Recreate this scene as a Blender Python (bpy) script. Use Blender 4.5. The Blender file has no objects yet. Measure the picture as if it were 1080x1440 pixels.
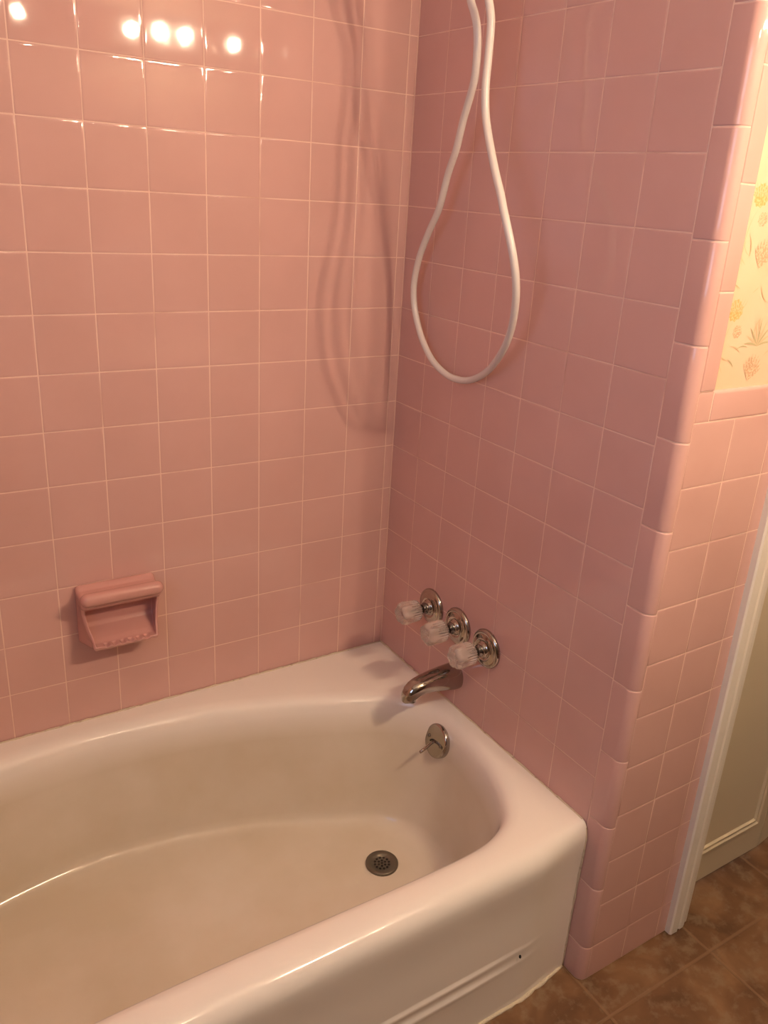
import bpy, bmesh, math, random
from mathutils import Vector, Matrix
R0 = random.Random(7)
S = 0.108            # one wall tile pitch in metres
ZF = 16.35           # floor lies this many tiles below the zero course
C = bpy.context.scene.collection
scn = bpy.context.scene
def T(x, y, z): return Vector((x*S, y*S, (z+ZF)*S))

# ---------------------------------------------------------------- camera
cam = bpy.data.cameras.new('camera'); co = bpy.data.objects.new('camera', cam); C.objects.link(co)
Rm = [[0.8407691299377128, -0.537782770986247, 0.06242564676404605],
      [-0.141052729000188, -0.32891305312179564, -0.9337667434246174],
      [0.5226962768043745, 0.7762769445981051, -0.35239566895516594]]
rt, dn, fw = [Vector(r).normalized() for r in Rm]
m = Matrix((rt, -dn, -fw)).transposed().to_4x4()
m.translation = T(-9.6897, -14.7706, -2.6893)
co.matrix_world = m
cam.sensor_fit = 'VERTICAL'; cam.sensor_height = 24.0; cam.sensor_width = 18.0
cam.lens = 1167.62/1440*24.0
cam.shift_x = (540-560.709)/1440; cam.shift_y = (706.11-720)/1440
cam.clip_start = 0.01
scn.camera = co

# ---------------------------------------------------------------- world, light, exposure
BULB_STRENGTH = 1060.0
BULB_COLOR = (1.0, 0.74, 0.50)
SKY_STRENGTH = 4.6
w = bpy.data.worlds.new('sky'); scn.world = w; w.use_nodes = True
bg = w.node_tree.nodes['Background']; bg.inputs[0].default_value = (0.57, 0.70, 1.0, 1); bg.inputs[1].default_value = SKY_STRENGTH
WIN = (-14.9, -8.6, -5.5, 2.6)      # window opening in the left wall: y0, y1, z0, z1 (tiles)
pl = bpy.data.lights.new('window_portal', 'AREA'); pl.shape = 'RECTANGLE'
pl.size = (WIN[3]-WIN[2])*S; pl.size_y = (WIN[1]-WIN[0])*S
pl.cycles.is_portal = True
po = bpy.data.objects.new('window_portal', pl); C.objects.link(po)
po.location = T(-14.9, (WIN[0]+WIN[1])/2, (WIN[2]+WIN[3])/2); po.rotation_euler = (0, -math.pi/2, 0)
scn.view_settings.view_transform = 'Standard'; scn.view_settings.look = 'None'
scn.view_settings.gamma = 1; scn.view_settings.use_curve_mapping = False
scn.view_settings.exposure = 0.0

# ---------------------------------------------------------------- materials
def mat(name, col, rough=0.5, metal=0.0, coat=0.0, bump=None, var=None, **kw):
    m = bpy.data.materials.new(name); m.use_nodes = True
    nt = m.node_tree; b = nt.nodes['Principled BSDF']
    b.inputs['Base Color'].default_value = (*col, 1); b.inputs['Roughness'].default_value = rough
    b.inputs['Metallic'].default_value = metal; b.inputs['Coat Weight'].default_value = coat
    b.inputs['Coat Roughness'].default_value = kw.get('coat_rough', 0.05)
    if 'ior' in kw: b.inputs['IOR'].default_value = kw['ior']
    if 'trans' in kw: b.inputs['Transmission Weight'].default_value = kw['trans']
    tc = nt.nodes.new('ShaderNodeTexCoord')
    if bump:
        n = nt.nodes.new('ShaderNodeTexNoise'); n.inputs['Scale'].default_value = bump[0]; n.inputs['Detail'].default_value = 2
        bp = nt.nodes.new('ShaderNodeBump'); bp.inputs['Strength'].default_value = bump[1]; bp.inputs['Distance'].default_value = bump[2]
        nt.links.new(tc.outputs['Object'], n.inputs['Vector']); nt.links.new(n.outputs['Fac'], bp.inputs['Height'])
        nt.links.new(bp.outputs['Normal'], b.inputs['Normal'])
        if coat: nt.links.new(bp.outputs['Normal'], b.inputs['Coat Normal'])
    if var:   # (scale, other colour, lo, hi)
        n = nt.nodes.new('ShaderNodeTexNoise'); n.inputs['Scale'].default_value = var[0]; n.inputs['Detail'].default_value = 4
        r = nt.nodes.new('ShaderNodeMapRange'); r.inputs['From Min'].default_value = var[2]; r.inputs['From Max'].default_value = var[3]
        mx = nt.nodes.new('ShaderNodeMix'); mx.data_type = 'RGBA'
        mx.inputs['A'].default_value = (*col, 1); mx.inputs['B'].default_value = (*var[1], 1)
        nt.links.new(tc.outputs['Object'], n.inputs['Vector']); nt.links.new(n.outputs['Fac'], r.inputs['Value'])
        nt.links.new(r.outputs['Result'], mx.inputs['Factor']); nt.links.new(mx.outputs['Result'], b.inputs['Base Color'])
    return m

M = {}
TILE = (0.66, 0.40, 0.36)
M['tile'] = mat('pink_glazed_tile', TILE, 0.045, bump=(30, 0.035, 0.002), var=(5, (0.62, 0.37, 0.33), 0.35, 0.7))
M['grout'] = mat('pale_grout', (0.80, 0.56, 0.47), 0.8, bump=(400, 0.3, 0.001), var=(7, (0.55, 0.30, 0.24), 0.55, 0.75))
M['dish'] = mat('pink_ceramic', (0.58, 0.30, 0.27), 0.05, bump=(30, 0.05, 0.002))
M['chrome'] = mat('worn_chrome', (0.42, 0.38, 0.34), 0.09, 1.0, bump=(60, 0.04, 0.001))
M['dark_chrome'] = mat('tarnished_chrome', (0.22, 0.21, 0.20), 0.16, 1.0)
M['acrylic'] = mat('clear_acrylic', (0.95, 0.82, 0.74), 0.12, trans=0.72, ior=1.45)
M['hose'] = mat('white_vinyl_hose', (0.70, 0.64, 0.60), 0.25, bump=(900, 0.25, 0.0006))
M['paint'] = mat('cream_door_paint', (0.60, 0.52, 0.39), 0.45, bump=(60, 0.15, 0.001))
M['casing'] = mat('white_casing_paint', (0.80, 0.74, 0.66), 0.4, bump=(80, 0.2, 0.001))
M['ceiling'] = mat('ceiling_paint', (0.80, 0.76, 0.68), 0.9)
M['plain'] = mat('plain_wall_paint', (0.20, 0.16, 0.12), 0.8)
M['paper'] = mat('cream_wallpaper', (0.80, 0.57, 0.40), 0.55, var=(9, (0.78, 0.54, 0.36), 0.4, 0.7))
M['paper_orange'] = mat('wallpaper_orange_ink', (0.66, 0.38, 0.13), 0.55, var=(300, (0.78, 0.54, 0.28), 0.45, 0.6))
M['paper_rust'] = mat('wallpaper_rust_ink', (0.58, 0.36, 0.22), 0.55, var=(400, (0.76, 0.56, 0.38), 0.45, 0.6))
M['paper_green'] = mat('wallpaper_green_ink', (0.50, 0.43, 0.25), 0.55)
M['paper_tan'] = mat('wallpaper_tan_ink', (0.68, 0.50, 0.31), 0.55)
M['caulk'] = mat('aged_caulk', (0.66, 0.56, 0.42), 0.7, bump=(250, 0.7, 0.003), var=(60, (0.38, 0.27, 0.18), 0.58, 0.76))
M['hole'] = mat('dark_hole', (0.015, 0.012, 0.01), 0.9)
M['drain'] = mat('tarnished_drain_metal', (0.17, 0.15, 0.115), 0.42, 0.7)

# bulb glass
m = bpy.data.materials.new('lit_bulb'); m.use_nodes = True
b = m.node_tree.nodes['Principled BSDF']; b.inputs['Base Color'].default_value = (0, 0, 0, 1)
b.inputs['Emission Color'].default_value = (*BULB_COLOR, 1); b.inputs['Emission Strength'].default_value = BULB_STRENGTH
M['bulb'] = m

# porcelain with a tan stain, plus painted shade darkening the basin below the lip
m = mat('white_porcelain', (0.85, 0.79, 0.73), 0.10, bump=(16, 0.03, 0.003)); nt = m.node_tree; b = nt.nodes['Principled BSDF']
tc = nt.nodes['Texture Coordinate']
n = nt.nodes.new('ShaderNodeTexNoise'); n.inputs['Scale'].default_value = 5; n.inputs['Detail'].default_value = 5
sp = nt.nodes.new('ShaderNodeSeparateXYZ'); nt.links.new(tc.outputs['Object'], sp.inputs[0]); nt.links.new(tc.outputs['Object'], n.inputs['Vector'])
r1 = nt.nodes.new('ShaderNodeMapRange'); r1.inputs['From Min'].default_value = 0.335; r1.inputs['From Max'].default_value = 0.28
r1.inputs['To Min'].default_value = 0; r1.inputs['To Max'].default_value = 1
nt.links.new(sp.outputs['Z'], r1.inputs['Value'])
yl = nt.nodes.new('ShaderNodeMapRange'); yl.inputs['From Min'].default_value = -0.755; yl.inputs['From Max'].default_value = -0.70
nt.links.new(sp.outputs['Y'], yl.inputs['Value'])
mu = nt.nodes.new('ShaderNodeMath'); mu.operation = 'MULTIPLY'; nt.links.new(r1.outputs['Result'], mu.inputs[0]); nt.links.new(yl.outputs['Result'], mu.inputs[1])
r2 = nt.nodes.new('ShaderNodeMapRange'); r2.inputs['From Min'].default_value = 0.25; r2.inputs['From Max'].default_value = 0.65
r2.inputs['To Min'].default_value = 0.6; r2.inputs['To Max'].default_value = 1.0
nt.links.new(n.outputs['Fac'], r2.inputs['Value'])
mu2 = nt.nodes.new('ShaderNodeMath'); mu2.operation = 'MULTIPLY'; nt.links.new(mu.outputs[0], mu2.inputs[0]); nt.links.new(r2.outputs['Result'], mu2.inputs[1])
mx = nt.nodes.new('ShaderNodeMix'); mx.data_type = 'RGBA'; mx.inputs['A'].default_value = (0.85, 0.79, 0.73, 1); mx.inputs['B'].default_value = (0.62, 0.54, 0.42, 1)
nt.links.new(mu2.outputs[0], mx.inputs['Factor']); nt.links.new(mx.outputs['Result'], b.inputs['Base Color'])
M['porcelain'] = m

# brown stone-look vinyl floor
m = bpy.data.materials.new('brown_stone_look_vinyl'); m.use_nodes = True; nt = m.node_tree; b = nt.nodes['Principled BSDF']
tc = nt.nodes.new('ShaderNodeTexCoord'); mp = nt.nodes.new('ShaderNodeMapping'); mp.inputs['Location'].default_value = (0.0, 8.27*S, 0)
nt.links.new(tc.outputs['Object'], mp.inputs['Vector'])
br = nt.nodes.new('ShaderNodeTexBrick'); br.offset = 0; br.squash = 1
br.inputs['Scale'].default_value = 1; br.inputs['Brick Width'].default_value = 2.77*S; br.inputs['Row Height'].default_value = 2.77*S
br.inputs['Mortar Size'].default_value = 0.0045; br.inputs['Mortar Smooth'].default_value = 0.6; br.inputs['Bias'].default_value = 0
br.inputs['Color1'].default_value = (0.0, 0.0, 0.0, 1); br.inputs['Color2'].default_value = (1, 1, 1, 1); br.inputs['Mortar'].default_value = (0.5, 0.5, 0.5, 1)
nt.links.new(mp.outputs[0], br.inputs['Vector'])
n1 = nt.nodes.new('ShaderNodeTexNoise'); n1.inputs['Scale'].default_value = 9; n1.inputs['Detail'].default_value = 6; n1.inputs['Distortion'].default_value = 0.8
n2 = nt.nodes.new('ShaderNodeTexNoise'); n2.inputs['Scale'].default_value = 26; n2.inputs['Detail'].default_value = 8; n2.inputs['Roughness'].default_value = 0.65
for q in (n1, n2): nt.links.new(tc.outputs['Object'], q.inputs['Vector'])
cr = nt.nodes.new('ShaderNodeValToRGB'); e = cr.color_ramp.elements
e[0].position = 0.32; e[0].color = (0.10, 0.047, 0.022, 1); e[1].position = 0.7; e[1].color = (0.24, 0.13, 0.063, 1)
x = e.new(0.5); x.color = (0.16, 0.078, 0.036, 1)
nt.links.new(n1.outputs['Fac'], cr.inputs['Fac'])
cr2 = nt.nodes.new('ShaderNodeValToRGB'); e = cr2.color_ramp.elements
e[0].position = 0.50; e[0].color = (0, 0, 0, 1); e[1].position = 0.62; e[1].color = (1, 1, 1, 1)
nt.links.new(n2.outputs['Fac'], cr2.inputs['Fac'])
ms = nt.nodes.new('ShaderNodeMath'); ms.operation = 'MULTIPLY'; ms.inputs[1].default_value = 0.55; nt.links.new(cr2.outputs['Color'], ms.inputs[0])
mxa = nt.nodes.new('ShaderNodeMix'); mxa.data_type = 'RGBA'; mxa.inputs['B'].default_value = (0.25, 0.175, 0.105, 1)
nt.links.new(ms.outputs[0], mxa.inputs['Factor']); nt.links.new(cr.outputs['Color'], mxa.inputs['A'])
mxb = nt.nodes.new('ShaderNodeMix'); mxb.data_type = 'RGBA'; mxb.inputs['B'].default_value = (0.22, 0.125, 0.065, 1)
ml = nt.nodes.new('ShaderNodeMath'); ml.operation = 'MULTIPLY'; ml.inputs[1].default_value = 0.75; nt.links.new(br.outputs['Fac'], ml.inputs[0])
nt.links.new(ml.outputs[0], mxb.inputs['Factor']); nt.links.new(mxa.outputs['Result'], mxb.inputs['A'])
nt.links.new(mxb.outputs['Result'], b.inputs['Base Color']); b.inputs['Roughness'].default_value = 0.42
bp = nt.nodes.new('ShaderNodeBump'); bp.inputs['Strength'].default_value = 0.35; bp.inputs['Distance'].default_value = 0.003
hs = nt.nodes.new('ShaderNodeMath'); hs.operation = 'SUBTRACT'; nt.links.new(n1.outputs['Fac'], hs.inputs[0]); nt.links.new(br.outputs['Fac'], hs.inputs[1])
nt.links.new(hs.outputs[0], bp.inputs['Height']); nt.links.new(bp.outputs['Normal'], b.inputs['Normal'])
M['floor'] = m

# ---------------------------------------------------------------- helpers
def link(name, bm, mats, parent=None, smooth=True, loc=None, rot=None):
    bmesh.ops.recalc_face_normals(bm, faces=bm.faces) if not bm.get('keep') else None
    me = bpy.data.meshes.new(name); bm.to_mesh(me); bm.free()
    for q in (mats if isinstance(mats, (list, tuple)) else [mats]): me.materials.append(M[q])
    if smooth: me.polygons.foreach_set('use_smooth', [True]*len(me.polygons))
    o = bpy.data.objects.new(name, me); C.objects.link(o)
    if parent: o.parent = parent
    if loc is not None: o.location = loc
    return o
class BM:
    """thin wrapper so a bmesh can carry a keep-normals flag"""
    def __init__(s, keep=False): s.bm = bmesh.new(); s.keep = keep
def build(name, B, mats, parent=None, smooth=True, wn=False):
    bm = B.bm
    if not B.keep: bmesh.ops.recalc_face_normals(bm, faces=bm.faces)
    me = bpy.data.meshes.new(name); bm.to_mesh(me); bm.free()
    for q in (mats if isinstance(mats, (list, tuple)) else [mats]): me.materials.append(M[q])
    if smooth: me.polygons.foreach_set('use_smooth', [True]*len(me.polygons))
    o = bpy.data.objects.new(name, me); C.objects.link(o)
    if parent:
        o.parent = parent; o.matrix_parent_inverse = Matrix.Translation(parent.location).inverted()
    if wn:
        q = o.modifiers.new('weighted', 'WEIGHTED_NORMAL'); q.mode = 'FACE_AREA'; q.keep_sharp = True; q.weight = 80
    return o
def struct(o): o['kind'] = 'structure'; return o
def tag(o, label, cat, group=None):
    o['label'] = label; o['category'] = cat
    if group: o['group'] = group
    return o
def empty(name, loc):
    o = bpy.data.objects.new(name, None); C.objects.link(o); o.location = loc; o.empty_display_size = 0.05; return o
def box(B, a, b, mi=0):
    a = Vector(a); b = Vector(b)
    vs = [B.bm.verts.new((x, y, z)) for x in (a.x, b.x) for y in (a.y, b.y) for z in (a.z, b.z)]
    for f in ((0,1,3,2), (4,6,7,5), (0,4,5,1), (2,3,7,6), (0,2,6,4), (1,5,7,3)):
        q = B.bm.faces.new([vs[i] for i in f]); q.material_index = mi
def bx(B, a, b, mi=0): box(B, T(*a), T(*b), mi)
def rings(B, loops, closed=True, cap0=False, cap1=False, mi=0):
    vv = [[B.bm.verts.new(p) for p in L] for L in loops]
    n = len(vv[0])
    for i in range(len(vv)-1):
        for j in range(n if closed else n-1):
            f = B.bm.faces.new((vv[i][j], vv[i][(j+1) % n], vv[i+1][(j+1) % n], vv[i+1][j])); f.material_index = mi
    if cap0: B.bm.faces.new(vv[0][::-1]).material_index = mi
    if cap1: B.bm.faces.new(vv[-1]).material_index = mi
    return vv
def lathe(B, prof, origin, axis, seg=48, mod=None, cap0=False, cap1=True, mi=0):
    """prof: (radius, height) pairs in tiles; axis: direction of height"""
    ax = Vector(axis).normalized(); u = ax.orthogonal().normalized(); v = ax.cross(u)
    L = []
    for r, h in prof:
        ring = []
        for k in range(seg):
            a = 2*math.pi*k/seg; rr = r*(mod(a, h) if mod else 1)
            ring.append(origin + (u*math.cos(a) + v*math.sin(a))*rr*S + ax*h*S)
        L.append(ring)
    rings(B, L, True, cap0, cap1, mi)
def tube(B, pts, r, seg=16, caps=True, mi=0):
    pts = [Vector(p) for p in pts]; L = []; prev = None
    for i, p in enumerate(pts):
        t = (pts[min(i+1, len(pts)-1)] - pts[max(i-1, 0)]).normalized()
        if prev is None: u = t.orthogonal().normalized()
        else: u = (prev - t*prev.dot(t)).normalized()
        prev = u; v = t.cross(u); rr = r[i] if isinstance(r, (list, tuple)) else r
        L.append([p + (u*math.cos(2*math.pi*k/seg) + v*math.sin(2*math.pi*k/seg))*rr for k in range(seg)])
    rings(B, L, True, caps, caps, mi)
def catmull(P, n, closed=False):
    P = [Vector(p) for p in P]; N = len(P); out = []
    segs = N if closed else N-1
    for i in range(segs):
        g = (lambda k: P[k % N]) if closed else (lambda k: P[max(0, min(N-1, k))])
        p0, p1, p2, p3 = g(i-1), g(i), g(i+1), g(i+2)
        for j in range(n):
            t = j/n
            out.append(0.5*((2*p1) + (p2-p0)*t + (2*p0-5*p1+4*p2-p3)*t*t + (3*p1-p0-3*p2+p3)*t**3))
    if not closed: out.append(P[-1])
    return out

# glazed tile: cushioned edge, tiny random tilt
RING = ((0.0, -0.0010), (0.0004, -0.0005), (0.0011, -0.00030), (0.0023, -0.00008), (0.0050, 0.0))
def tile(B, o, U, V, N, u0, u1, v0, v1, gap=0.0009, mi=0, tilt=0.0014):
    """o, U, V, N: origin and axes of the face plane (metres); u,v in tiles"""
    u0, u1, v0, v1 = u0*S+gap, u1*S-gap, v0*S+gap, v1*S-gap
    if u1-u0 < 0.004 or v1-v0 < 0.004: return
    a, b_ = R0.gauss(0, tilt), R0.gauss(0, tilt); h = R0.gauss(0, 0.00005)
    cu, cv = (u0+u1)/2, (v0+v1)/2; k = min(1.0, (min(u1-u0, v1-v0)/2-0.0005)/0.0052); L = []
    for ins, d in RING:
        ins *= k
        ring = []
        for (uu, vv) in ((u0+ins, v0+ins), (u1-ins, v0+ins), (u1-ins, v1-ins), (u0+ins, v1-ins)):
            ring.append(o + U*uu + V*vv + N*(d + h + a*(uu-cu)*0.5 + b_*(vv-cv)*0.5))
        L.append(ring)
    rings(B, L, True, False, True, mi)
def piece(B, prof, z0, z1, up, mi=0, gap=0.0008):
    """one glazed trim piece: prof = [(point, normal)], swept along `up` from z0 to z1 (metres)"""
    L = []
    ends = [(0, -0.0016), (0.0004, -0.0006), (0.0011, -0.00018), (0.0022, 0.0)]
    st = [(z0+gap+e, d) for e, d in ends] + [(z1-gap-e, d) for e, d in ends[::-1]]
    for z, d in st: L.append([p + n*d + up*z for p, n in prof])
    rings(B, L, False, False, False, mi)

X, Y, Z = Vector((1,0,0)), Vector((0,1,0)), Vector((0,0,1))
RIM = -12.95; TOP = 5.9; YF = -7.49
bull0 = -0.30; BP = 1.3875

# ---------------------------------------------------------------- floor, ceiling
B = BM(); bx(B, (-14.1, -16.2, -16.9), (9.6, 0, -16.35)); struct(build('floor', B, 'floor', smooth=False))
B = BM(); bx(B, (-14.1, -16.2, TOP), (9.6, 0, TOP+0.5)); struct(build('ceiling', B, 'ceiling', smooth=False))

# ---------------------------------------------------------------- back wall (long side of the tub)
B = BM(); bx(B, (-14.9, 0.0075, -16.35), (0.0075, 0.9, TOP), 1)
xs = [0.0, -0.1935] + [-0.1935-k for k in range(1, 14)] + [-14.1]
zs = [RIM-0.12] + [float(-k) for k in range(12, -6, -1)] + [TOP]
for i in range(len(xs)-1):
    for j in range(len(zs)-1):
        tile(B, T(0, 0, 0), X, Z, -Y, xs[i+1], xs[i], zs[j], zs[j+1])
wb = struct(build('wall_back', B, ['tile', 'grout'], wn=True))

# ---------------------------------------------------------------- faucet wall (end of the tub)
B = BM(); bx(B, (0.0075, YF+0.20, -16.35), (0.3, 0.0075, TOP), 1)
ys = [0.0] + [-0.9834-k for k in range(0, 6)] + [-7.02]
for i in range(len(ys)-1):
    for j in range(len(zs)-1):
        tile(B, T(0, 0, 0), Y, Z, -X, ys[i+1], ys[i], zs[j], zs[j+1])
wr = struct(build('wall_right', B, ['tile', 'grout'], wn=True))

# bullnose column at the wall end
def bull_profile():
    r = 0.17; cx, cy = r, YF+r; P = []
    def add(x, y, n, d=0): P.append((Vector((x*S, y*S, 0)) + Vector(n)*d, Vector(n)))
    for e, d in ((0.008, -0.0016), (0.012, -0.0006), (0.018, -0.0002), (0.03, 0)): add(0, -7.02-e, (-1, 0, 0), d)
    add(0, cy+0.05, (-1, 0, 0))
    for k in range(15):
        a = math.pi + (math.pi/2)*k/14
        add(cx+r*math.cos(a), cy+r*math.sin(a), (math.cos(a), math.sin(a), 0))
    add(0.176, YF, (0, -1, 0), -0.0002); add(0.180, YF, (0, -1, 0), -0.0016)
    return P
B = BM(); bp_ = bull_profile(); z = bull0+BP*5
zb = [TOP]
while z > -16.35: zb.append(z) if z < TOP else None; z -= BP
zb.append(-16.35)
for a, b_ in zip(zb[:-1], zb[1:]): piece(B, bp_, (b_+ZF)*S, (a+ZF)*S, Z)
# grout core behind the pieces
core = [p - n*0.0009 for p, n in bp_]
rings(B, [[p + Z*0 for p in core], [p + Z*(TOP+ZF)*S for p in core]], False, mi=1)
struct(build('trim_1', B, ['tile', 'grout'], wn=False))

# ---------------------------------------------------------------- stub wall facing the room
CAPT, CAPB = -5.10, -5.56; PAPY = YF+0.055; CASL = 2.36
B = BM()
bx(B, (0.165, YF+0.0085, -16.35), (CASL+0.35, YF+0.45, CAPT-0.03), 1)          # grouted backing
bx(B, (0.2, PAPY+0.004, CAPT-0.03), (CASL+0.35, YF+0.45, TOP), 2)
fx = [0.18, 1.125, 2.085, CASL+0.1]
fz = [-16.35] + [CAPB-float(k) for k in range(10, -1, -1)]
for i in range(3):
    for j in range(len(fz)-1):
        tile(B, T(0, YF, 0), X, Z, -Y, fx[i], fx[i+1], fz[j], fz[j+1])
struct(build('wall_front', B, ['tile', 'grout', 'paper'], wn=True))
# vertical edging strip between bullnose and wallpaper, and the cap over the wainscot
def edge_profile(a0, a1, other, horizontal):
    """flat from a0 towards a1 where it rounds back to the wallpaper"""
    P = []; r = 0.055; s = 1 if a1 > a0 else -1
    def add(a, y, na, ny, d=0):
        n = Vector((na, ny, 0)) if not horizontal else Vector((0, ny, na))
        p = Vector((a*S, y*S, 0)) if not horizontal else Vector((0, y*S, (a+ZF)*S))
        P.append((p+n*d, n))
    for e, d in ((0.008, -0.0016), (0.012, -0.0006), (0.018, -0.0002), (0.04, 0)): add(a0+s*e, YF, 0, -1, d)
    for k in range(8):
        a = (math.pi/2)*k/7
        add(a1-s*r+s*r*math.sin(a), YF+r-r*math.cos(a), s*math.sin(a), -math.cos(a))
    add(a1, PAPY+0.01, s, 0)
    return P
B = BM(); pr_ = edge_profile(0.18, 0.53, None, False); z = CAPT; 
while z < TOP:
    piece(B, pr_, (z+ZF)*S, (min(z+1.375, TOP)+ZF)*S, Z); z += 1.375
core = [p - n*0.0009 for p, n in pr_]
rings(B, [[p + Z*(CAPT+ZF)*S for p in core], [p + Z*(TOP+ZF)*S for p in core]], False, mi=1)
struct(build('trim_2', B, ['tile', 'grout']))
B = BM(); pr_ = edge_profile(CAPB, CAPT, None, True)
tile(B, T(0, YF, 0), X, Z, -Y, 0.18, 0.51, CAPB, CAPT)
xx = 0.51
while xx < CASL+0.1:
    piece(B, pr_, xx*S, min(xx+1.39, CASL+0.1)*S, X); xx += 1.39
core = [p - n*0.0009 for p, n in pr_]
rings(B, [[p + X*0.18*S for p in core], [p + X*(CASL+0.1)*S for p in core]], False, mi=1)
struct(build('trim_3', B, ['tile', 'grout']))

# wallpaper with its printed flowers (real ink shapes on the paper)
B = BM(); yp = PAPY; cnt = [0]
def pap(pts, mi, lift=0.00012):
    if mi: cnt[0] += 1; lift = 0.0002 + 0.0000025*cnt[0]
    B.bm.faces.new([B.bm.verts.new(Vector((x*S, yp*S-lift, (z+ZF)*S))) for x, z in pts]).material_index = mi
pap([(0.50, CAPT-0.02), (CASL+0.1, CAPT-0.02), (CASL+0.1, TOP), (0.50, TOP)], 0)
def blade(x, z, ang, ln, wd, mi, bend=0.3, lift=0.0003):
    L = []; N = 7; Rr = []
    for k in range(N+1):
        t = k/N; a = ang+bend*t; px = x+ln*t*math.cos(a); pz = z+ln*t*math.sin(a); ww = wd*math.sin(math.pi*(0.08+0.9*t))
        L.append((px-ww*math.sin(a), pz+ww*math.cos(a))); Rr.append((px+ww*math.sin(a), pz-ww*math.cos(a)))
    pap(L+Rr[::-1], mi, lift)
def bloom(x, z, r, mi, petals=11, lift=0.0003):
    pap([(x+r*(1+0.08*math.cos(k*2*math.pi/5))*math.cos(2*math.pi*k/(petals*2))*(1 if k % 2 else 0.86), z+r*0.95*math.sin(2*math.pi*k/(petals*2))*(1 if k % 2 else 0.86)) for k in range(petals*2)], mi, lift)
def motif(x, z, s=1.0, fl=1):
    bloom(x, z, 0.17*s, 1)
    for k in range(9): blade(x-0.12*s+0.03*k*s, z-0.02, math.pi/2+(4-k)*0.18, 0.2*s, 0.010, 3, 0.1, 0.0006)
    bloom(x+0.13*s*fl, z-0.30*s, 0.105*s, 2, 8)
    for k in range(4): blade(x+0.05*s*fl, z-0.23*s-0.05*k, -0.1+0.25*k, 0.17*s, 0.008, 3, 0.2, 0.0007)
    blade(x-0.02*fl, z-0.18*s, -2.2, 0.6*s, 0.008, 3, 0.4)
    for k in range(6): blade(x-0.16*fl*s+R0.uniform(-.07, .07), z-0.5*s-R0.uniform(0, .35), R0.uniform(-2.6, -0.6), 0.2*s, 0.010, 3, R0.uniform(-.6, .6))
def grass(x, z, s=1.0):
    for k in range(9): blade(x, z, math.pi/2+(k-4)*0.30, (0.40-0.02*abs(k-4))*s, 0.016*s, 3 if k % 2 else 4, (k-4)*0.06)
def plume(x, z, s=1.0):
    for k in range(9): blade(x, z, math.pi/2+(k-4)*0.17-0.2, (0.52-0.035*abs(k-4))*s, 0.034*s, 2, (k-4)*0.03)
for (x, z, f) in ((0.74, -2.47, 1), (0.68, -3.98, 1), (1.75, -3.2, -1), (1.15, -1.0, 1), (2.05, -1.6, -1), (0.8, 0.6, 1), (1.7, 0.9, -1), (1.3, 2.6, 1)): motif(x, z, 1.0, f)
for (x, z) in ((1.33, -4.5), (1.0, -2.05), (2.1, -4.3), (1.5, -0.3), (0.9, 1.7)): grass(x, z)
for (x, z) in ((1.28, -5.0), (1.0, -3.4), (2.0, -2.4), (1.6, -1.7)): plume(x, z, 0.8)
for k in range(46):
    x, z = R0.uniform(0.66, 2.2), R0.uniform(-4.9, 1.5)
    blade(x, z, R0.uniform(0.3, 2.8), R0.uniform(0.15, 0.32), 0.010, 3 if k % 3 else 4, R0.uniform(-.8, .8))
B.keep = False
struct(build('wall_paper_front', B, ['paper', 'paper_orange', 'paper_rust', 'paper_tan', 'paper_green'], smooth=False)).name = 'wall_front_paper'

# ---------------------------------------------------------------- remaining room shell (behind and beside the camera)
B = BM(); bx(B, (-14.9, -7.6, -16.35), (-14.1, 0.0, TOP), 1)
for j in range(len(zs)-1):
    for i in range(7): tile(B, T(-14.1, 0, 0), Y, Z, X, -(i+1)*1.0, -i*1.0, zs[j], zs[j+1])
struct(build('wall_end', B, ['tile', 'grout'], wn=True)).name = 'wall_left'
B = BM(); y0, y1, z0, z1 = WIN
bx(B, (-14.9, -16.2, -16.35), (-14.1, y0, TOP)); bx(B, (-14.9, y1, -16.35), (-14.1, -7.6, TOP))
bx(B, (-14.9, y0, -16.35), (-14.1, y1, z0)); bx(B, (-14.9, y0, z1), (-14.1, y1, TOP))
struct(build('wall_side', B, 'plain', smooth=False))
B = BM()
for a, b_ in (((-14.8, y0, z0), (-14.0, y0+0.3, z1)), ((-14.8, y1-0.3, z0), (-14.0, y1, z1)), ((-14.8, y0+0.3, z0), (-14.0, y1-0.3, z0+0.3)), ((-14.8, y0+0.3, z1-0.3), (-14.0, y1-0.3, z1)), ((-14.6, y0+0.3, (z0+z1)/2-0.15), (-14.2, y1-0.3, (z0+z1)/2+0.15))):
    bx(B, a, b_)
struct(build('window_1', B, 'casing', smooth=False))
B = BM(); bx(B, (-14.9, -16.8, -16.35), (9.6, -16.2, TOP)); struct(build('wall_rear', B, 'plain', smooth=False))
B = BM(); bx(B, (9.6, -16.8, -16.35), (10.1, 0.0, TOP)); struct(build('wall_hall', B, 'plain', smooth=False)).name = 'wall_far_right'

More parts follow.
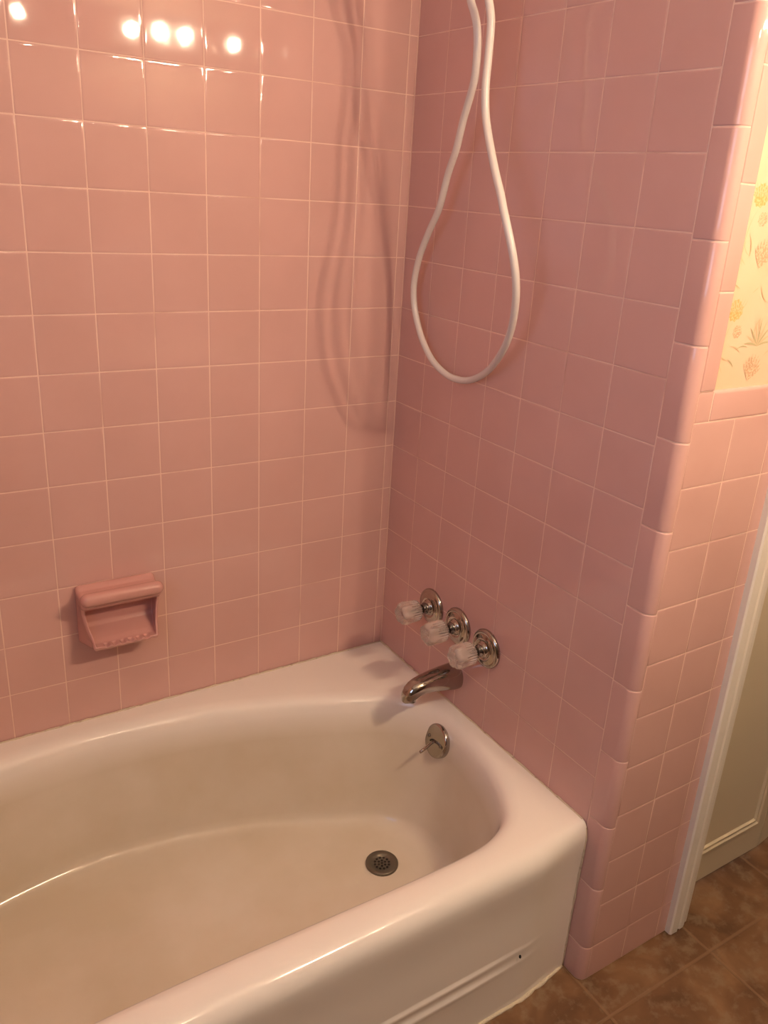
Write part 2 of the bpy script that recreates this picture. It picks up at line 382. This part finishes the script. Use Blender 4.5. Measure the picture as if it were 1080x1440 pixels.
# ---------------------------------------------------------------- door casing, jamb, doors
DH = 2.75   # door head
YC = YF+0.02
B = BM()
cprof = [(0.0, 0.0), (0.0, -0.13), (0.03, -0.16), (0.20, -0.165), (0.24, -0.135), (0.27, -0.13), (0.30, -0.155), (0.40, -0.15), (0.47, -0.12), (0.50, -0.09), (0.58, -0.085), (0.62, -0.06), (0.62, 0.0)]
L = [[T(CASL+a, YC+b_, z) for a, b_ in cprof] for z in (-16.33, DH+0.6)]
rings(B, L, True, True, True)
struct(build('trim_4', B, 'casing', smooth=False))
B = BM(); bx(B, (CASL+0.5, YF+0.02, -16.35), (CASL+0.72, -6.55, DH)); bx(B, (CASL+0.5, YF+0.02, DH), (9.6, -6.55, DH+0.25))
bx(B, (CASL+0.5, YF+0.03, DH+0.25), (9.6, -6.9, TOP))
struct(build('trim_5', B, 'casing', smooth=False))
def door(name, x0, x1, y0, y1, mx0, mx1):
    """one hinged leaf: front face runs from (x0,y0) to (x1,y1); panel mouldings between mx0 and mx1"""
    B = BM(); d = Vector((x1-x0, y1-y0, 0)); ln = d.length; d.normalize(); nrm = Vector((d.y, -d.x, 0))  # towards the room
    org = Vector((x0, y0, 0))
    def P(u, dep, z): q = org + d*u + nrm*dep; return T(q.x, q.y, z)
    zb, zt = -16.22, DH-0.05
    def bxx(u0, u1, d0, d1, z0, z1):
        vs = [B.bm.verts.new(P(u, dd, z)) for u in (u0, u1) for dd in (d0, d1) for z in (z0, z1)]
        for f in ((0,1,3,2), (4,6,7,5), (0,4,5,1), (2,3,7,6), (0,2,6,4), (1,5,7,3)): B.bm.faces.new([vs[i] for i in f])
    bxx(0, ln, -0.32, 0, zb, zt)
    leaf = struct(build(name, B, 'paint', smooth=False))
    for (z0, z1) in ((-15.45, -8.45), (-7.2, -0.2)):
        B = BM()
        # mitred moulding frame: profile (inset, height)
        prof = [(0.0, 0.0), (0.0, 0.035), (0.03, 0.06), (0.08, 0.06), (0.10, 0.02), (0.13, 0.02), (0.15, 0.045), (0.19, 0.045), (0.22, 0.0)]
        L = []
        for ins, h in prof: L.append([P(mx0+ins, h, z0+ins), P(mx1-ins, h, z0+ins), P(mx1-ins, h, z1-ins), P(mx0+ins, h, z1-ins)])
        rings(B, L, True)
        build('panel_molding', B, 'paint', leaf, smooth=False)
    return leaf
door('door_1', CASL+0.74, 6.02, -7.02, -7.02, 0.30, 5.78-(CASL+0.74))
door('door_2', 6.05, 9.3, -7.02, -6.60, 0.30, 3.0)

# ---------------------------------------------------------------- bathtub
tub = empty('bathtub', T(-7.05, -3.6, -16.35))
tag(tub, 'white porcelain alcove bathtub with oval basin against pink tiled walls', 'bathtub')
XC = -7.05
half_top = [(-7.05, -0.60), (-5.4, -0.72), (-4.1, -0.98), (-3.0, -1.33), (-2.0, -1.73), (-1.15, -2.12), (-0.62, -2.62), (-0.40, -3.20), (-0.40, -3.9), (-0.53, -4.72), (-0.74, -5.42), (-1.05, -5.98), (-1.45, -6.30), (-2.1, -6.47), (-3.3, -6.50), (-5.2, -6.47), (-7.05, -6.44)]
half_bot = [(-7.05, -1.08), (-5.5, -1.23), (-4.2, -1.52), (-3.2, -1.88), (-2.4, -2.25), (-1.72, -2.62), (-1.28, -3.0), (-1.05, -3.45), (-1.0, -3.95), (-1.06, -4.55), (-1.22, -5.1), (-1.5, -5.5), (-1.95, -5.8), (-2.6, -5.98), (-3.7, -6.05), (-5.3, -6.05), (-7.05, -6.02)]
def full(h, stretch=0.0):
    P = [Vector((x, y, 0)) for x, y in h]
    mir = [Vector((2*XC-p.x + stretch*max(0, (p.x-XC)/6.0), p.y, 0)) for p in P[1:-1]][::-1]
    return catmull(P+mir, 8, True)
top, bot = full(half_top), full(half_bot, 1.0)
n = len(top)
X0, X1, Y0, Y1 = -14.095, -0.012, -0.012, -6.93
def outer(p):
    c = Vector((XC, -3.5, 0)); d = p-c; t = 1e9
    if d.x > 1e-6: t = min(t, (X1-c.x)/d.x)
    if d.x < -1e-6: t = min(t, (X0-c.x)/d.x)
    if d.y > 1e-6: t = min(t, (Y0-c.y)/d.y)
    if d.y < -1e-6: t = min(t, (Y1-c.y)/d.y)
    return c + d*t
out = [outer(p) for p in top]
for cx, cy in ((X0, Y0), (X1, Y0), (X1, Y1), (X0, Y1)):
    i = min(range(n), key=lambda k: (out[k]-Vector((cx, cy, 0))).length); out[i] = Vector((cx, cy, 0))
def inward(P, k, s):
    a = P[(k+1) % n]-P[(k-1) % n]; nn = Vector((-a.y, a.x, 0)).normalized()
    if nn.dot(Vector((XC, -3.6, 0))-P[k]) < 0 and abs(nn.y) > 0.3: nn = -nn
    elif abs(nn.y) <= 0.3 and nn.x*(XC-P[k].x) < 0: nn = -nn
    return P[k]+nn*s
BOT = -15.72
def bz(p):   # basin floor slopes towards the drain end
    return BOT + 0.035*max(0.0, -2.1-p.x)*0.35
B = BM(); L = []
L.append([T(p.x, p.y, RIM+0.0) for p in out])
L.append([T(*(q := out[k].lerp(inward(top, k, -0.34), 0.6)).to_2d(), RIM) for k in range(n)])
for s, dz in ((-0.30, 0.0), (-0.20, -0.012), (-0.12, -0.04), (-0.05, -0.095), (0.0, -0.17), (0.035, -0.27), (0.055, -0.40)):
    L.append([T(*inward(top, k, s).to_2d(), RIM+dz) for k in range(n)])
wt = [inward(top, k, 0.055) for k in range(n)]
zt = RIM-0.40
for t in (0.12, 0.25, 0.4, 0.55, 0.7, 0.82, 0.90):
    L.append([T(*wt[k].lerp(inward(bot, k, -0.10), t).to_2d(), zt+(bz(bot[k])-zt)*t) for k in range(n)])
w9 = [wt[k].lerp(inward(bot, k, -0.10), 0.90) for k in range(n)]; z9 = [zt+(bz(bot[k])-zt)*0.90 for k in range(n)]
for a in (0.2, 0.4, 0.6, 0.8, 1.0):     # cove into the floor (quadratic bend)
    r = []
    for k in range(n):
        p1 = inward(bot, k, -0.06); p2 = inward(bot, k, 0.22)
        q = w9[k]*(1-a)**2 + p1*2*a*(1-a) + p2*a*a; zz = z9[k]*(1-a)**2 + bz(bot[k])*2*a*(1-a) + bz(bot[k])*a*a
        r.append(T(q.x, q.y, zz))
    L.append(r)
for s in (0.6, 1.2):
    L.append([T(*(lambda q: (q.x, q.y))(inward(bot, k, 0.22).lerp(Vector((XC, -3.6, 0)) + (bot[k]-Vector((XC, -3.6, 0)))*0.4, s/1.4)), bz(bot[k])) for k in range(n)])
vv = rings(B, L, True)
cvt = B.bm.verts.new(T(XC, -3.6, bz(Vector((XC, 0, 0)))-0.0)); last = vv[-1]
for k in range(n): B.bm.faces.new((last[k], last[(k+1) % n], cvt))
# front edge: the rim rolls over into the apron
front = sorted([k for k in range(n) if abs(out[k].y-Y1) < 1e-5], key=lambda k: out[k].x)
xsF = [out[k].x for k in front]
ap = [(0.0, 0.0), (-0.10, -0.012), (-0.19, -0.055), (-0.265, -0.125), (-0.315, -0.215), (-0.335, -0.33), (-0.325, -0.50), (-0.300, -0.75), (-0.270, -1.05), (-0.26, -1.35), (-0.26, -1.7), (-0.26, -1.98)]
rows = []
for dy, dz in ap[1:]: rows.append([T(x, Y1+dy*(1.0 if x < -1.2 else 0.42+0.58*min(1, max(0, -x/1.2))), RIM+dz) for x in xsF])
# two shallow beads low on the apron which die out before the wall
def fade(x): return 0.0 if x > -0.8 else 0.72*min(1.0, (-x-0.8)/1.8)
for dz, dd in ((-2.02, 0.0), (-2.05, 0.035), (-2.09, 0.045), (-2.14, 0.030), (-2.20, 0.012), (-2.30, 0.010), (-2.33, 0.045), (-2.37, 0.055), (-2.43, 0.035), (-2.50, 0.02), (-2.9, 0.01), (-3.39, 0.0)):
    rows.append([T(x, Y1-(0.26+dd*fade(x))*(1.0 if x < -1.2 else 0.42+0.58*min(1, max(0, -x/1.2))), RIM+dz) for x in xsF])
prev = [vv[0][k] for k in front]
for r in rows:
    cur = [B.bm.verts.new(p) for p in r]
    for j in range(len(cur)-1): B.bm.faces.new((prev[j], prev[j+1], cur[j+1], cur[j]))
    prev = cur
# drop the three hidden sides and close under the rim
hid = sorted([k for k in range(n) if not (abs(out[k].y-Y1) < 1e-5)], key=lambda k: math.atan2(out[k].y+3.5, out[k].x-XC))
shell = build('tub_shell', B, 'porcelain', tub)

# caulk beads where the rim and apron meet tile and floor
B = BM()
def bead(pts, r): 
    P = []
    for a, b_ in zip(pts[:-1], pts[1:]):
        a, b_ = Vector(a), Vector(b_); k = max(2, int((b_-a).length/0.12))
        for i in range(k): P.append(a.lerp(b_, i/k))
    P.append(Vector(pts[-1]))
    tube(B, [T(*(p + Vector((R0.uniform(-.006, .006),)*3))) for p in P], [S*r*R0.uniform(0.75, 1.25) for _ in P], 8)
bead([(-14.0, -0.028, RIM), (-0.02, -0.028, RIM)], 0.022)
bead([(-0.015, -0.03, RIM), (-0.015, -6.90, RIM-0.01), (-0.015, -7.03, RIM-0.12), (-0.015, -7.075, RIM-0.35), (-0.015, -7.04, -15.0), (-0.015, -7.04, -16.32)], 0.022)
bead([(-14.0, -7.21, -16.34), (-1.2, -7.21, -16.34), (-0.6, -7.14, -16.34), (-0.04, -7.05, -16.34)], 0.036)
build('caulk', B, 'caulk', tub)

# chips and specks in the enamel
for (x, y, z, r) in ((-1.42, -7.24, -15.12, 0.030), (-6.0, -2.6, BOT+0.01, 0.016), (-6.9, -3.1, BOT+0.012, 0.014), (-4.6, -2.3, BOT+0.01, 0.014)):
    B = BM(); bmesh.ops.create_uvsphere(B.bm, u_segments=10, v_segments=6, radius=r*S, matrix=Matrix.Translation(T(x, y, z)) @ Matrix.Diagonal((0.7, 0.8 if y < -6 else 1.0, 1.3 if y < -6 else 0.4, 1)))
    q = build('enamel_chip', B, 'hole', tub); q['label'] = 'tiny dark chip in the enamel'

# drain
dc = T(-2.08, -3.74, BOT+0.022); B = BM()
lathe(B, [(0.335, -0.05), (0.335, 0.02), (0.32, 0.035), (0.27, 0.03), (0.21, 0.012), (0.20, 0.0), (0.001, 0.0)], dc, Z, 40)
dr = build('drain', B, 'drain', tub)
B = BM()
holes = [(0, 0, 0.022)] + [(0.075*math.cos(a), 0.075*math.sin(a), 0.021) for a in [k*math.pi/3 for k in range(6)]] + [(0.148*math.cos(a), 0.148*math.sin(a), 0.021) for a in [(k+0.5)*math.pi/6 for k in range(12)]]
for hx, hy, hr in holes: lathe(B, [(hr*1.25, 0.001), (hr*1.25, 0.004)], dc+Vector((hx*S, hy*S, 0)), Z, 12)
dh = build('drain_hole', B, 'hole', dr); dh['label'] = 'dark round strainer holes'

# overflow plate with trip lever, set on the sloping end of the basin
ovc = T(-0.50, -3.22, -13.56)
best = None
for p in [q.co for q in shell.data.vertices]:
    pass
nax = Vector((-0.96, 0.03, 0.27)).normalized()
B = BM(); lathe(B, [(0.365, -0.12), (0.365, 0.05), (0.355, 0.075), (0.335, 0.09), (0.30, 0.095), (0.05, 0.10), (0.001, 0.10)], ovc, nax, 44)
ov = build('overflow_plate', B, 'chrome', tub)
u = Z.cross(nax).normalized(); vdir = nax.cross(u).normalized()
B = BM()
tube(B, [ovc+nax*0.08*S-vdir*0.0*S, ovc+nax*0.10*S+Vector((-.10, -.015, -.02))*S, ovc+nax*0.08*S+Vector((-.33, -.048, -.08))*S, ovc+nax*0.08*S+Vector((-.42, -.06, -.10))*S], [0.03*S, 0.03*S, 0.034*S, 0.034*S], 12)
build('trip_lever', B, 'chrome', ov)
B = BM(); pts = [ovc+nax*0.101*S + u*(0.05+0.0)*k*0.0 for k in range(2)]
arc = [ovc+nax*0.100*S + u*0.13*math.sin(a)*S*-1 + vdir*(0.10*math.cos(a)-0.10)*S for a in [i*0.25 for i in range(-1, 6)]]
tube(B, arc, 0.022*S, 8); sl = build('lever_slot', B, 'hole', ov); sl['label'] = 'dark curved slot'
for sgn in (-1, 1):
    B = BM(); lathe(B, [(0.04, -0.01), (0.04, 0.012), (0.02, 0.018), (0.001, 0.018)], ovc+nax*0.098*S+u*0.215*sgn*S, nax, 16)
    sc = build('screw', B, 'dark_chrome', ov); sc['label'] = 'dark screw head'

# ---------------------------------------------------------------- faucet handles
def handle(y, z, label, turn):
    o = empty('faucet_handle', T(0, y, z)); tag(o, label, 'faucet handle', 'clear tub faucet handles')
    org = T(0, y, z); ax = Vector((-1, 0, 0))
    B = BM(); lathe(B, [(0.40, 0.0), (0.405, 0.03), (0.395, 0.06), (0.37, 0.085), (0.34, 0.095), (0.33, 0.088), (0.31, 0.10), (0.24, 0.125), (0.20, 0.13), (0.19, 0.115), (0.165, 0.115), (0.155, 0.17), (0.14, 0.19), (0.10, 0.195)], org, ax, 56, cap1=True)
    build('escutcheon', B, 'chrome', o)
    B = BM(); lathe(B, [(0.125, 0.18), (0.125, 0.22), (0.098, 0.235), (0.098, 0.30), (0.108, 0.31), (0.108, 0.40), (0.09, 0.42), (0.06, 0.425), (0.055, 0.62), (0.02, 0.63)], org, ax, 32)
    build('stem', B, 'dark_chrome', o)
    def mod(a, h):
        if h < 0.56: return 1+0.045*math.cos(26*a)
        k = min(1, (h-0.56)/0.08); return 1+0.075*k*math.cos(6*(a+turn)) + (1-k)*0.045*math.cos(26*a)
    B = BM(); lathe(B, [(0.10, 0.385), (0.17, 0.385), (0.205, 0.40), (0.222, 0.44), (0.225, 0.55), (0.222, 0.60), (0.232, 0.68), (0.228, 0.76), (0.205, 0.83), (0.165, 0.86), (0.12, 0.855), (0.08, 0.84), (0.001, 0.835)], org, ax, 240, mod, cap0=True)
    build('knob', B, 'acrylic', o)
    return o
handle(-1.96, -11.08, 'clear ribbed acrylic faucet handle with chrome plate, nearest the tiled corner', 0.2)
handle(-2.92, -11.08, 'clear ribbed acrylic faucet handle with chrome plate, middle of three', 0.5)
handle(-3.87, -11.10, 'clear ribbed acrylic faucet handle with chrome plate, farthest from the tiled corner', 0.0)

# ---------------------------------------------------------------- tub spout
sp_ = empty('tub_spout', T(0, -2.97, -12.24)); tag(sp_, 'chrome tub spout on pink tile under the faucet handles', 'faucet spout')
B = BM(); secs = [(0.0, .265, -11.96, -12.50), (-0.06, .27, -11.955, -12.505), (-0.14, .265, -11.955, -12.50), (-0.35, .25, -11.965, -12.45), (-0.6, .235, -11.99, -12.40), (-0.85, .215, -12.03, -12.38), (-1.00, .20, -12.06, -12.41), (-1.12, .185, -12.10, -12.49), (-1.22, .16, -12.17, -12.53), (-1.29, .11, -12.26, -12.52), (-1.32, .05, -12.36, -12.49)]
L = []
for x, wd, zt_, zb_ in secs:
    r = []; zc = (zt_+zb_)/2; hh = (zt_-zb_)/2; ex = 2.4
    for k in range(36):
        a = 2*math.pi*k/36; c, s_ = math.cos(a), math.sin(a)
        e_ = 2/ex
        yy = wd*math.copysign(abs(c)**e_, c); zz = hh*math.copysign(abs(s_)**e_, s_)
        r.append(T(x, -2.97+yy, zc+zz))
    L.append(r)
rings(B, L, True, False, True); build('spout_body', B, 'chrome', sp_)
B = BM(); lathe(B, [(0.115, -0.02), (0.115, 0.035), (0.085, 0.035), (0.08, -0.02)], T(-1.12, -2.97, -12.48), -Z, 28, cap1=False); build('spout_outlet', B, 'chrome', sp_)

# ---------------------------------------------------------------- soap dish
def solid(name, B):
    o = build(name, B, 'dish', smooth=False); return o
def extr(poly, x0, x1):
    poly = [(y*1.32 if y < 0 else y, z+0.05*max(0.0, min(1.0, (-y-0.1)/0.4))) for y, z in poly]; B = BM(); rings(B, [[T(x0, y, z) for y, z in poly], [T(x1, y, z) for y, z in poly]], True, True, True); return B
out_ = [(0.02, -9.98), (-0.05, -9.975), (-0.09, -10.0), (-0.13, -10.05), (-0.22, -10.07), (-0.36, -10.10), (-0.44, -10.18), (-0.42, -10.28), (-0.36, -10.34), (-0.33, -10.44), (-0.34, -10.58), (-0.40, -10.78), (-0.50, -10.96), (-0.545, -11.05), (-0.52, -11.12), (-0.40, -11.15), (0.02, -11.20)]
body = solid('body', extr(out_, -6.91, -5.43))
bv = body.modifiers.new('b', 'BEVEL'); bv.width = 0.10*S; bv.segments = 5; bv.limit_method = 'ANGLE'; bv.angle_limit = math.radians(60)
B = BM(); rb = 0.128; hl = [(rb*math.sin(a), -0.76-rb*0.0+ (0.0 if False else rb*(1-math.cos(a)))) for a in [k*math.pi/16 for k in range(1, 9)]]
prof = [(r_, -0.765 + (h_+0.76)) for r_, h_ in hl] + [(r_, 0.765 - (h_+0.76)) for r_, h_ in hl[::-1]]
lathe(B, prof, T(-6.17, -0.565, -10.055), X, 32, cap0=True); barr = solid('barr', B)
ub = body.modifiers.new('u', 'BOOLEAN'); ub.object = barr; ub.operation = 'UNION'; ub.solver = 'EXACT'
cav_ = [(-1.0, -10.33), (-0.14, -10.33), (-0.085, -10.40), (-0.07, -10.76), (-0.10, -10.83), (-0.20, -10.89), (-0.34, -10.97), (-0.42, -11.03), (-0.50, -11.035), (-1.0, -10.98)]
cav = solid('cav', extr(cav_, -6.85, -5.50))
b2 = body.modifiers.new('c', 'BOOLEAN'); b2.object = cav; b2.operation = 'DIFFERENCE'; b2.solver = 'EXACT'
B = BM()
for k in range(6):
    cx = -6.62+k*0.18
    lathe(B, [(0.075, 0.0), (0.075, 0.40)], T(cx, -0.58, -10.945), -Y, 16, cap0=True)
sca = solid('sca', B)
b3 = body.modifiers.new('d', 'BOOLEAN'); b3.object = sca; b3.operation = 'DIFFERENCE'; b3.solver = 'EXACT'
rm = body.modifiers.new('r', 'REMESH'); rm.mode = 'VOXEL'; rm.voxel_size = 0.0011
sm = body.modifiers.new('s', 'SMOOTH'); sm.iterations = 12; sm.factor = 0.6
dg = bpy.context.evaluated_depsgraph_get(); me = bpy.data.meshes.new_from_object(body.evaluated_get(dg))
for o_ in (body, cav, sca, barr): bpy.data.objects.remove(o_)
me.polygons.foreach_set('use_smooth', [True]*len(me.polygons))
me.materials.clear(); me.materials.append(M['dish'])
for v in me.vertices:       # the bowl narrows towards its lower front lip
    y_, z_ = v.co.y/S, v.co.z/S-ZF
    k = max(0.0, min(1.0, (-y_-0.05)/0.5))*max(0.0, min(1.0, (-10.25-z_)/0.7))
    v.co.x = -6.17*S + (v.co.x+6.17*S)*(1-0.17*k)
dish = bpy.data.objects.new('soap_dish', me); C.objects.link(dish)
tag(dish, 'pink ceramic soap dish with grab bar set into the tiled wall', 'soap dish')

# ---------------------------------------------------------------- shower hose and the hand shower it hangs from
hose_px = [(662, 0, -0.98), (667.5, 20, -0.97), (670.8, 39, -0.95), (671.2, 68, -0.91), (667.9, 107, -0.84), (661, 136, -0.77), (651.4, 169, -0.7), (641.6, 210, -0.62), (630, 245, -0.54), (618, 291.7, -0.47), (603.7, 324.7, -0.41), (591, 357.8, -0.36), (583.5, 389, -0.32), (581.6, 416, -0.29), (585, 445, -0.27), (594, 478, -0.25), (608.6, 507.4, -0.235), (628, 526.8, -0.22), (647.5, 534.6, -0.2), (667, 532.8, -0.19), (688, 519.5, -0.295), (707.7, 492, -0.5), (719.4, 460.8, -0.67), (725, 425.8, -0.83), (725.4, 392.7, -0.96), (721.8, 361.6, -1.05), (715.5, 328.6, -1.11), (708.7, 297.5, -1.13), (703.8, 272, -1.11), (696, 239, -1.06), (687.8, 196, -1.03), (683, 161, -1.03), (682.8, 124, -1.05), (686.3, 85.5, -1.02), (689.6, 48.6, -0.99), (690.4, 25, -1.0), (687.6, 2, -1.02)]
camT = Vector((-9.6897, -14.7706, -2.6893))
def ray_x(u, v, x):
    d = rt*((u-560.709)/1167.62) + dn*((v-706.11)/1167.62) + fw
    return camT + d*((x-camT.x)/d.x)
pts = [ray_x(*q) for q in hose_px]
pts = [pts[0]+Vector((-.10, -.02, .55)), pts[0]+Vector((-.05, 0, .25))] + pts + [pts[-1]+Vector((-.10, .03, .28)), pts[-1]+Vector((-.28, .10, .62))]
P = catmull(pts, 8)
B = BM(); tube(B, [T(*p) for p in P], 0.0068, 18)
hose = build('shower_hose', B, 'hose')
tag(hose, 'white flexible shower hose hanging in a long loop before pink tile', 'shower hose')
# shower arm, bracket and hand shower (just above the frame; they cast the wide shadows)
a0 = pts[0]; a1 = pts[-1]
sh = empty('hand_shower', T(0, a0.y, a0.z+1.1)); tag(sh, 'chrome shower arm holding a white hand shower above the hose', 'hand shower')
B = BM(); tube(B, [T(*q) for q in catmull([(0.0, a0.y, a0.z+1.35), (-0.35, a0.y, a0.z+1.35), (-0.8, a0.y, a0.z+1.05), (a0.x, a0.y, a0.z+0.55)], 6)], 0.0095, 16); build('shower_arm', B, 'chrome', sh)
B = BM(); lathe(B, [(0.28, 0), (0.28, 0.03), (0.2, 0.07), (0.10, 0.09), (0.09, 0.12)], T(0, a0.y, a0.z+1.35), -X, 32); build('flange', B, 'chrome', sh)
B = BM(); tube(B, [T(a0.x, a0.y, a0.z+0.65), T(a0.x, a0.y, a0.z+0.25), T(a0.x, a0.y, a0.z-0.04)], [0.013, 0.013, 0.010], 16)
tube(B, [T(a0.x, a0.y, a0.z+0.45), T(a1.x-0.05, a1.y, a1.z+0.5)], 0.012, 12); build('bracket', B, 'chrome', sh)
hd = [a1+Vector((.02, 0, -.06)), a1+Vector((-.10, 0.02, 0.3)), a1+Vector((-.32, 0.05, 0.8)), a1+Vector((-.62, 0.08, 1.3))]
B = BM(); tube(B, [T(*q) for q in catmull(hd, 5)], 0.0125, 16); build('handle', B, 'hose', sh)
hx = hd[-1]; B = BM(); lathe(B, [(0.05, -0.15), (0.22, -0.10), (0.36, 0.02), (0.38, 0.12), (0.35, 0.16), (0.001, 0.18)], T(*hx), Vector((-0.75, -0.05, -0.66)), 36, cap0=True); build('shower_head', B, 'hose', sh)

# ---------------------------------------------------------------- vanity light (on the wall behind the camera)
LZ = 1.5; LY = -15.0
vl = empty('vanity_light', T(0, -16.2, LZ)); tag(vl, 'chrome vanity light bar with round glowing bulbs on the wall opposite the tub', 'light fixture')
B = BM(); bx(B, (-4.95, -16.2, LZ-0.5), (4.75, -15.75, LZ+0.5)); o = build('light_bar', B, 'chrome', vl, smooth=False)
for kb, (xb, pw) in enumerate(((-4.35, 0.4), (-0.95, 1.1), (-0.08, 1.9), (0.78, 1.9), (2.45, 0.65), (4.15, 0.25))):
    B = BM(); lathe(B, [(0.22, 0), (0.22, 0.45), (0.10, 0.6)], T(xb, -15.75, LZ), Y, 24); build('socket', B, 'chrome', vl)
    mb = M['bulb'].copy(); mb.node_tree.nodes['Principled BSDF'].inputs['Emission Strength'].default_value = BULB_STRENGTH*pw; M['bulb%d' % kb] = mb
    B = BM(); bmesh.ops.create_uvsphere(B.bm, u_segments=10, v_segments=7, radius=0.15*S, matrix=Matrix.Translation(T(xb, LY, LZ))); build('bulb', B, 'bulb%d' % kb, vl)


# unseen vanity cabinet under the light bar, added to cut light bouncing off the floor
M['wood'] = mat('dark_vanity_wood', (0.10, 0.05, 0.025), 0.45, var=(12, (0.07, 0.035, 0.018), 0.4, 0.6))
M['counter'] = mat('tan_counter_laminate', (0.34, 0.27, 0.20), 0.4)
vc = empty('added_vanity_cabinet', T(2.7, -16.1, -16.35)); tag(vc, 'added unseen dark wooden vanity cabinet with tan counter under the light bar opposite the tub', 'cabinet')
B = BM(); bx(B, (-2.3, -16.1, -16.34), (7.7, -12.6, -8.9)); build('cabinet_body', B, 'wood', vc, smooth=False)
B = BM(); bx(B, (-2.5, -16.1, -8.9), (7.9, -12.4, -8.5)); build('countertop', B, 'counter', vc, smooth=False)
for k in range(4):
    x0_ = -2.1+k*2.42
    B = BM(); bx(B, (x0_, -12.6, -15.6), (x0_+2.3, -12.45, -9.3)); d_ = build('cabinet_door', B, 'wood', vc, smooth=False)
    B = BM(); lathe(B, [(0.06, 0), (0.05, 0.1), (0.13, 0.16), (0.12, 0.24), (0.001, 0.26)], T(x0_+(2.0 if k % 2 == 0 else 0.3), -12.45, -10.2), Y, 20); build('knob', B, 'chrome', d_)
